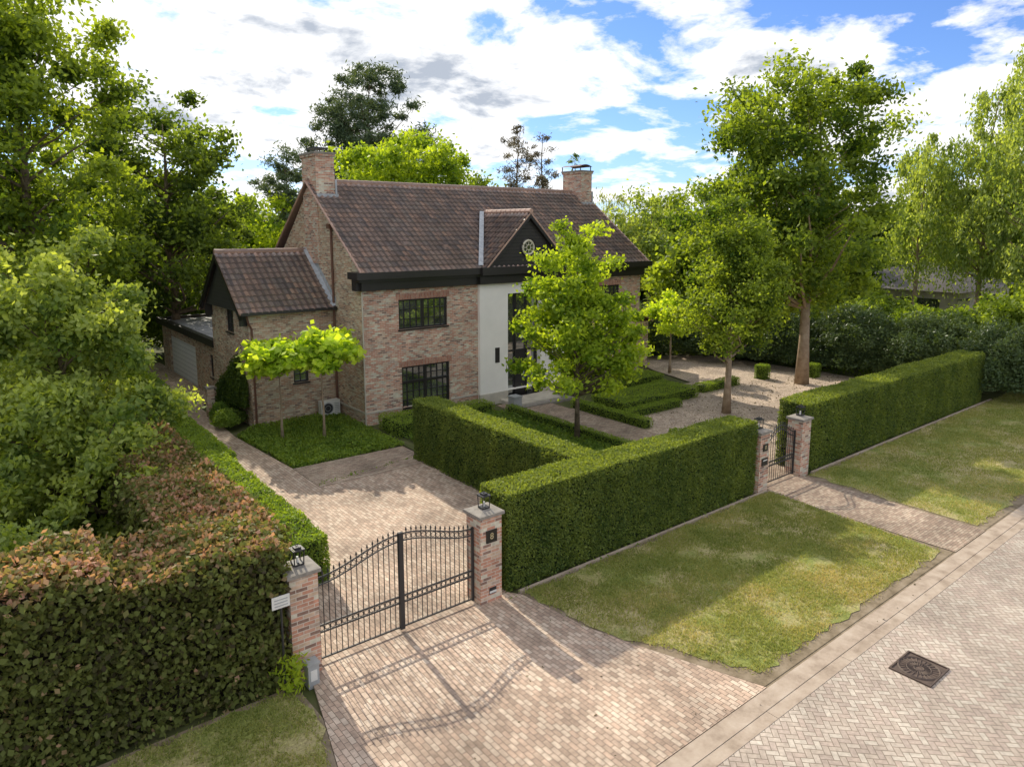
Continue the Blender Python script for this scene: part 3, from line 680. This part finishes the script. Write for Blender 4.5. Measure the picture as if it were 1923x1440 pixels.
nb.poly([e[0],e[1],r[1],r[0]],'slate'); nb.poly([e[2],e[3],r[0],r[1]],'slate'); nb.poly([e[3],e[0],r[0]],'slate'); nb.poly([e[1],e[2],r[1]],'slate'); nb.poly([(x,y,z-.015) for x,y,z in e],'white'); nb.build('neighbouring_house')

# ------------------------------------------------------------ hedges
R=np.random.default_rng(21)
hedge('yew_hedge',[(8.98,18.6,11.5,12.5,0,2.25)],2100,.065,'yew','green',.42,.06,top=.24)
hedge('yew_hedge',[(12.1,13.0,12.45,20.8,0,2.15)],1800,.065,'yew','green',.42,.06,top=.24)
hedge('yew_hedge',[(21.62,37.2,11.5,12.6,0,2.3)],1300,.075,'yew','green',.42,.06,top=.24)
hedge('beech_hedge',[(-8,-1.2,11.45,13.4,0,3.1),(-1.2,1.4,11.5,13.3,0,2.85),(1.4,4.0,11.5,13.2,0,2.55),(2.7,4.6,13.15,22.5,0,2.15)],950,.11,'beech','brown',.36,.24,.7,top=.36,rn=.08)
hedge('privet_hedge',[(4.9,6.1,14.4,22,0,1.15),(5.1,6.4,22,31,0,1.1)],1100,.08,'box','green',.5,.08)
bx=[(18.5,18.9,13.2,23.8,0,.35),(21.25,21.7,13.2,17.0,0,.32),(21.3,21.8,18.2,22.6,0,.38),(22.0,25.5,19.6,20.1,0,.35)]
hedge('box_edging_hedge',bx,900,.06,'box','green',.5,.04)
hedge('box_parterre',[(22.4,27.6,20.3,22.4,0,.5),(24.2,28.8,23.4,25.0,0,.5),(28.4,31.5,20.6,21.2,0,.4),(12.9,15.2,23.2,24.9,0,.6),(15.4,18.2,24.1,25.,0,.45)],900,.06,'box','green',.6,.08)
hedge('topiary_cube',[(33.5,34.1,20.5,21.1,0,.75)],1300,.06,'box','green',.5,.03)
hedge('topiary_cube',[(36.0,36.6,19.,19.6,0,.75)],1300,.06,'box','green',.5,.03)
R=np.random.default_rng(5)
def cover(name,poly,dens,h,ls,mat,tb=.5):
    P=scatter(poly,dens); n=len(P); P3=np.column_stack([P,R.uniform(0,h,n)]); P3[:,2]+=snoise(P3,.4,4)*h*.5
    N=np.tile([0,0,1.],(n,1)); leaves(name,P3,ls,M[mat],tb+snoise(P3,.6,9)*.3+R.normal(size=n)*.2,None,N,None,.7)
cover('ivy_groundcover',[(8.4,22.45),(12.6,22.35),(12.65,28.3),(8.9,28.3),(8.05,27.4)],900,.16,.09,'box',.5)
cover('garden_bed_plants',[(13.05,12.6),(18.45,12.6),(18.45,24),(13.05,23.1)],450,.2,.11,'box',.35)
cover('path_weeds',[(8.4,20.3),(12.4,20.9),(12.4,21.0),(8.5,20.7)],220,.06,.06,'box',.4)
cover('woodland_floor_plants',[(-15,13.4),(4.8,13.4),(5,30),(6,50),(-15,50)],50,.3,.2,'dark',.5)
cover('woodland_floor_plants',[(38,26),(38.5,12.8),(56,12),(56,45),(33,40),(33,30.5)],30,.3,.22,'dark',.5)
cover('fallen_leaves',[(22,12.8),(37.5,12.8),(37.5,19.5),(30,22),(22,19.2)],9,.02,.09,'dryp',.6)
cover('fallen_leaves',[(-3,6.3),(18,5.6),(19,11),(10,9),(9,11.3),(4,9)],2.2,.02,.06,'dryp',.6)
cover('wall_foot_weeds',[(8.85,11.2),(19,11.3),(19,11.5),(8.9,11.5)],60,.06,.07,'box',.5)

# ------------------------------------------------------------ trees
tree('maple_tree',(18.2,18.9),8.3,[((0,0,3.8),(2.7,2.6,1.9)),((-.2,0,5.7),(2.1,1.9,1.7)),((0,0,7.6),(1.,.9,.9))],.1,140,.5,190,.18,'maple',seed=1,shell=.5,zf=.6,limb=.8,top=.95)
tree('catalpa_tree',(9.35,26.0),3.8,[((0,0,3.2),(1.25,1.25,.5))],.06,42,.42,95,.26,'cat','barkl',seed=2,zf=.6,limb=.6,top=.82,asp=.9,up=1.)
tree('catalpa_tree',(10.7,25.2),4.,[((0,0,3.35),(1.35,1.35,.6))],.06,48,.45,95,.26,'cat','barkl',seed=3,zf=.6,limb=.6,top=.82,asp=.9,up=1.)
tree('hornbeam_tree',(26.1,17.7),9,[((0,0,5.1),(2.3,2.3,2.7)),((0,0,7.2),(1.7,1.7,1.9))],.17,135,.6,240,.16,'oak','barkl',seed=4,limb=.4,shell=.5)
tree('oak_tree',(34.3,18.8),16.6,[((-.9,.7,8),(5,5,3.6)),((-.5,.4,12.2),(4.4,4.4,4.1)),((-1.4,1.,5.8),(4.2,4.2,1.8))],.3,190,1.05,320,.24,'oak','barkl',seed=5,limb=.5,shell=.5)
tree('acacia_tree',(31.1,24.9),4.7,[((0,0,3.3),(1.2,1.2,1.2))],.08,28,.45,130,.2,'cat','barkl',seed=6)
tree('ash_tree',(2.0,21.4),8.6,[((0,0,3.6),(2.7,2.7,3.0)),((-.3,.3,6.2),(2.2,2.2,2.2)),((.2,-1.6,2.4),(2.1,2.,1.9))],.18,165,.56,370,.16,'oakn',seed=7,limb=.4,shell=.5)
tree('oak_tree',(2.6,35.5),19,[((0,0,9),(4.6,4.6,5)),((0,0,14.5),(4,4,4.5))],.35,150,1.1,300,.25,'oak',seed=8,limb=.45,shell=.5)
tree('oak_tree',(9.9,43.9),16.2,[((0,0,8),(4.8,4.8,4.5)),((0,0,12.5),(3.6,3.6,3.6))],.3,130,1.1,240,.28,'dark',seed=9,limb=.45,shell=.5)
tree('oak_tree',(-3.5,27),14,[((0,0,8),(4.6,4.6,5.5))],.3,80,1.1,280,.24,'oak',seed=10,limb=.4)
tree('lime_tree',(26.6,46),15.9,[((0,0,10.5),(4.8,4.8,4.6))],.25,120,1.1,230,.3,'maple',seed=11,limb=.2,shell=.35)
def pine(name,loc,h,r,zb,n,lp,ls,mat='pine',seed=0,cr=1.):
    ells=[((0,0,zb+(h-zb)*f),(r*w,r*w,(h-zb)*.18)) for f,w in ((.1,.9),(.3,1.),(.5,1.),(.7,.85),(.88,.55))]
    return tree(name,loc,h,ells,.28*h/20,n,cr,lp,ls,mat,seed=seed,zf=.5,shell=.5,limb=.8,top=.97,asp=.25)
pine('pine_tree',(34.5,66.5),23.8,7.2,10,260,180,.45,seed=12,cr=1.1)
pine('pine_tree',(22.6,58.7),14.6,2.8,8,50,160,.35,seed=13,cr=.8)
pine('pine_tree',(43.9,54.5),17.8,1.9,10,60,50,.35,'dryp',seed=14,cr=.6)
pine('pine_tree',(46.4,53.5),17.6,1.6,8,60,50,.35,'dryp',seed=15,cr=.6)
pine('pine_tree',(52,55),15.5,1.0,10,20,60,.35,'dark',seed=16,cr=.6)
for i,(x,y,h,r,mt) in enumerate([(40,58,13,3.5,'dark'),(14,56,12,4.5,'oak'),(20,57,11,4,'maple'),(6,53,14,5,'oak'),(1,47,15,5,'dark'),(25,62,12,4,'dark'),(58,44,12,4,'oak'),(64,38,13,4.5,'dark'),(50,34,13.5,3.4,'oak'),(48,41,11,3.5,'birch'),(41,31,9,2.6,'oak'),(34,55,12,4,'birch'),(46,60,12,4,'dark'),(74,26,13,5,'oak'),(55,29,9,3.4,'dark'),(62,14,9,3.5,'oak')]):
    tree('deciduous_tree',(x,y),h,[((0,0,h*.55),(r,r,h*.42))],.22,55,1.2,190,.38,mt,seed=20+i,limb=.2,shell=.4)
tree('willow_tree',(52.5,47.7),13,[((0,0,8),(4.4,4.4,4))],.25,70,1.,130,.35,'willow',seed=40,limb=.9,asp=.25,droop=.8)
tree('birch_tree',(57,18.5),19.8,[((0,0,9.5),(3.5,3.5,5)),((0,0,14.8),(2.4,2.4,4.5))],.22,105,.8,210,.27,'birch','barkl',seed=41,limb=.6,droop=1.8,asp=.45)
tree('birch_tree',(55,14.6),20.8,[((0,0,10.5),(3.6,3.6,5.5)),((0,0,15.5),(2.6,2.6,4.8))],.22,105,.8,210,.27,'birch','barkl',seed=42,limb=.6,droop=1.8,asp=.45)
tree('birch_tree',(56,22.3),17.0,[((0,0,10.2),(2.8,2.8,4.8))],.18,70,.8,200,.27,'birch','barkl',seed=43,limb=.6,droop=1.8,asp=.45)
mass('rhododendron_bush',[(39.5,11.5,.6,2.6,2.2,3.0),(40.5,15,.6,3,2.6,3.2),(40,19,.6,3,3,3.1),(38.8,22.8,.5,2.6,2.6,3.0),(37.6,26,.5,2.6,2.6,2.8),(36,29.5,.5,2.8,2.6,3.),(43,9,.5,3,2.4,2.6),(47,9,.5,3,2.6,2.8),(52,10,.5,3.6,3,3.2)],260,.17,'rhodo',1,asp=.4)
mass('shrub_border',[(45,16,.5,3.5,3.5,3.1),(47,21,.5,4,3.5,3.1),(46,12.5,1,3.2,3,3.6),(44,27,1,3.5,3.5,3.6),(33.5,30.5,.5,2,2,3),(58,12,1,4,4,5),(51,25,.8,3.2,3.2,3.6)],130,.26,'oak',2)
mass('shrub_border',[(3.5,28,.5,2.6,2.6,3.2),(3.6,33,.5,2.4,3,3.6),(3.4,38,.5,2.8,3,4.4),(3.6,43,.5,2.8,3,5),(0,30,.5,4,4,4),(-2,38,.5,4,4,5),(8,49,1,4,3,5),(14,49,1,4,3,4.6),(20,50,1,4,3,5)],140,.21,'oak',3)
mass('shrub_border',[(-4,18,.5,4,3.5,3.0),(-1,15.8,.3,3,2.2,2.3),(-8,16,.5,4,3,3.2),(0,25,.5,3.5,3.5,4)],190,.14,'oakn',4)
mass('climbing_ivy',[(8.85,29.6,.8,.3,1.0,2.0),(8.7,30.6,.4,.45,.7,1.6),(8.5,29.2,.2,.5,.5,.5)],900,.1,'dark',5)
mass('shrub',[(8.1,28.9,.2,.5,.6,.6),(8.2,29.9,.2,.4,.6,.7)],900,.08,'box',6)
R=np.random.default_rng(31)
n=260; P=np.array([3.95,11.1,.05])+R.normal(size=(n,3))*np.array([.11,.08,0])+np.column_stack([np.zeros(n),np.zeros(n),R.uniform(0,.65,n)])
leaves('weed_plant',P,.13,M['maple'],R.uniform(.3,1,n),None,None,R.normal(size=(n,3))+np.array([0,0,.6]),.35)
bl=[]; Rr=np.random.default_rng(77)
for k in range(150):
    a=math.radians(Rr.uniform(-12,128)); d=Rr.uniform(85,150); h=Rr.uniform(6.5,11.5)*d/110
    bl.append((d*math.cos(a),d*math.sin(a),2.,Rr.uniform(4,7),Rr.uniform(4,7),h))
for k in range(40):
    a=math.radians(Rr.uniform(20,100)); d=Rr.uniform(70,85); bl.append((d*math.cos(a),d*math.sin(a),2.,4,4,Rr.uniform(4,6.5)))
mass('distant_tree_line',bl,8,.95,'dark',8,asp=.7)

# ------------------------------------------------------------ world, sun, camera
sc=bpy.context.scene
w=bpy.data.worlds.new('World'); sc.world=w; w.use_nodes=True; nt=w.node_tree; nt.nodes.clear()
b=NB.__new__(NB); b.nt=nt; b.mat=w
out=b.n('ShaderNodeOutputWorld'); bg=b.n('ShaderNodeBackground'); bg.inputs[1].default_value=.15
EL,AZ=35,7
sky=b.n('ShaderNodeTexSky',sky_type='NISHITA'); sky.sun_disc=False; sky.sun_elevation=math.radians(EL); sky.sun_rotation=math.radians(AZ); sky.air_density=1.; sky.dust_density=.3; sky.ozone_density=3.
tc=b.n('ShaderNodeTexCoord'); sp=b.n('ShaderNodeSeparateXYZ'); nt.links.new(tc.outputs['Generated'],sp.inputs[0])
zz=b.m('ADD',b.m('MAXIMUM',sp.outputs[2],0.),.22)
cv=b.comb(b.m('DIVIDE',sp.outputs[0],zz),b.m('DIVIDE',sp.outputs[1],zz),5.2)
n1=b.noise(cv,2.7,9,.6,.2); n2=b.noise(cv,.75,2,.5)
dens=b.m('ADD',b.m('MULTIPLY',n1,.66),b.m('MULTIPLY',n2,.34))
cm=b.ramp(dens,[(.44,0.),(.49,.75),(.53,1.)])
cc=b.ramp(dens,[(.51,(1.,1.,1.)),(.57,(.84,.86,.9)),(.63,(.40,.45,.54))])
cc=b.mix(1.,cc,(8.7,8.6,8.4),'MULTIPLY')
skyc=b.mix(1.,sky.outputs[0],(.60,.75,1.08),'MULTIPLY')
fin=b.mix(cm,skyc,cc)
nt.links.new(fin,bg.inputs[0]); nt.links.new(bg.outputs[0],out.inputs[0])
sd=bpy.data.lights.new('sun','SUN'); sd.energy=5.; sd.angle=math.radians(.5); sd.color=(1.,.91,.74)
so=bpy.data.objects.new('sun',sd); COL.objects.link(so)
el=math.radians(EL); az=math.radians(AZ); d=Vector((-math.sin(az)*math.cos(el),-math.cos(az)*math.cos(el),-math.sin(el)))
so.rotation_euler=d.to_track_quat('-Z','Y').to_euler(); so.location=(0,40,40)
cd=bpy.data.cameras.new('camera'); co_=bpy.data.objects.new('camera',cd); COL.objects.link(co_)
co_.location=(0,0,8); co_.rotation_euler=(math.radians(81),0,math.radians(51.56-90)); cd.sensor_width=36; cd.lens=1320/1923*36; cd.shift_y=-81/1923; cd.clip_end=2000; cd.clip_start=.1
sc.camera=co_
sc.view_settings.view_transform='Standard'; sc.view_settings.look='None'; sc.view_settings.exposure=0
print('verts',sum(len(m.vertices) for m in bpy.data.meshes))
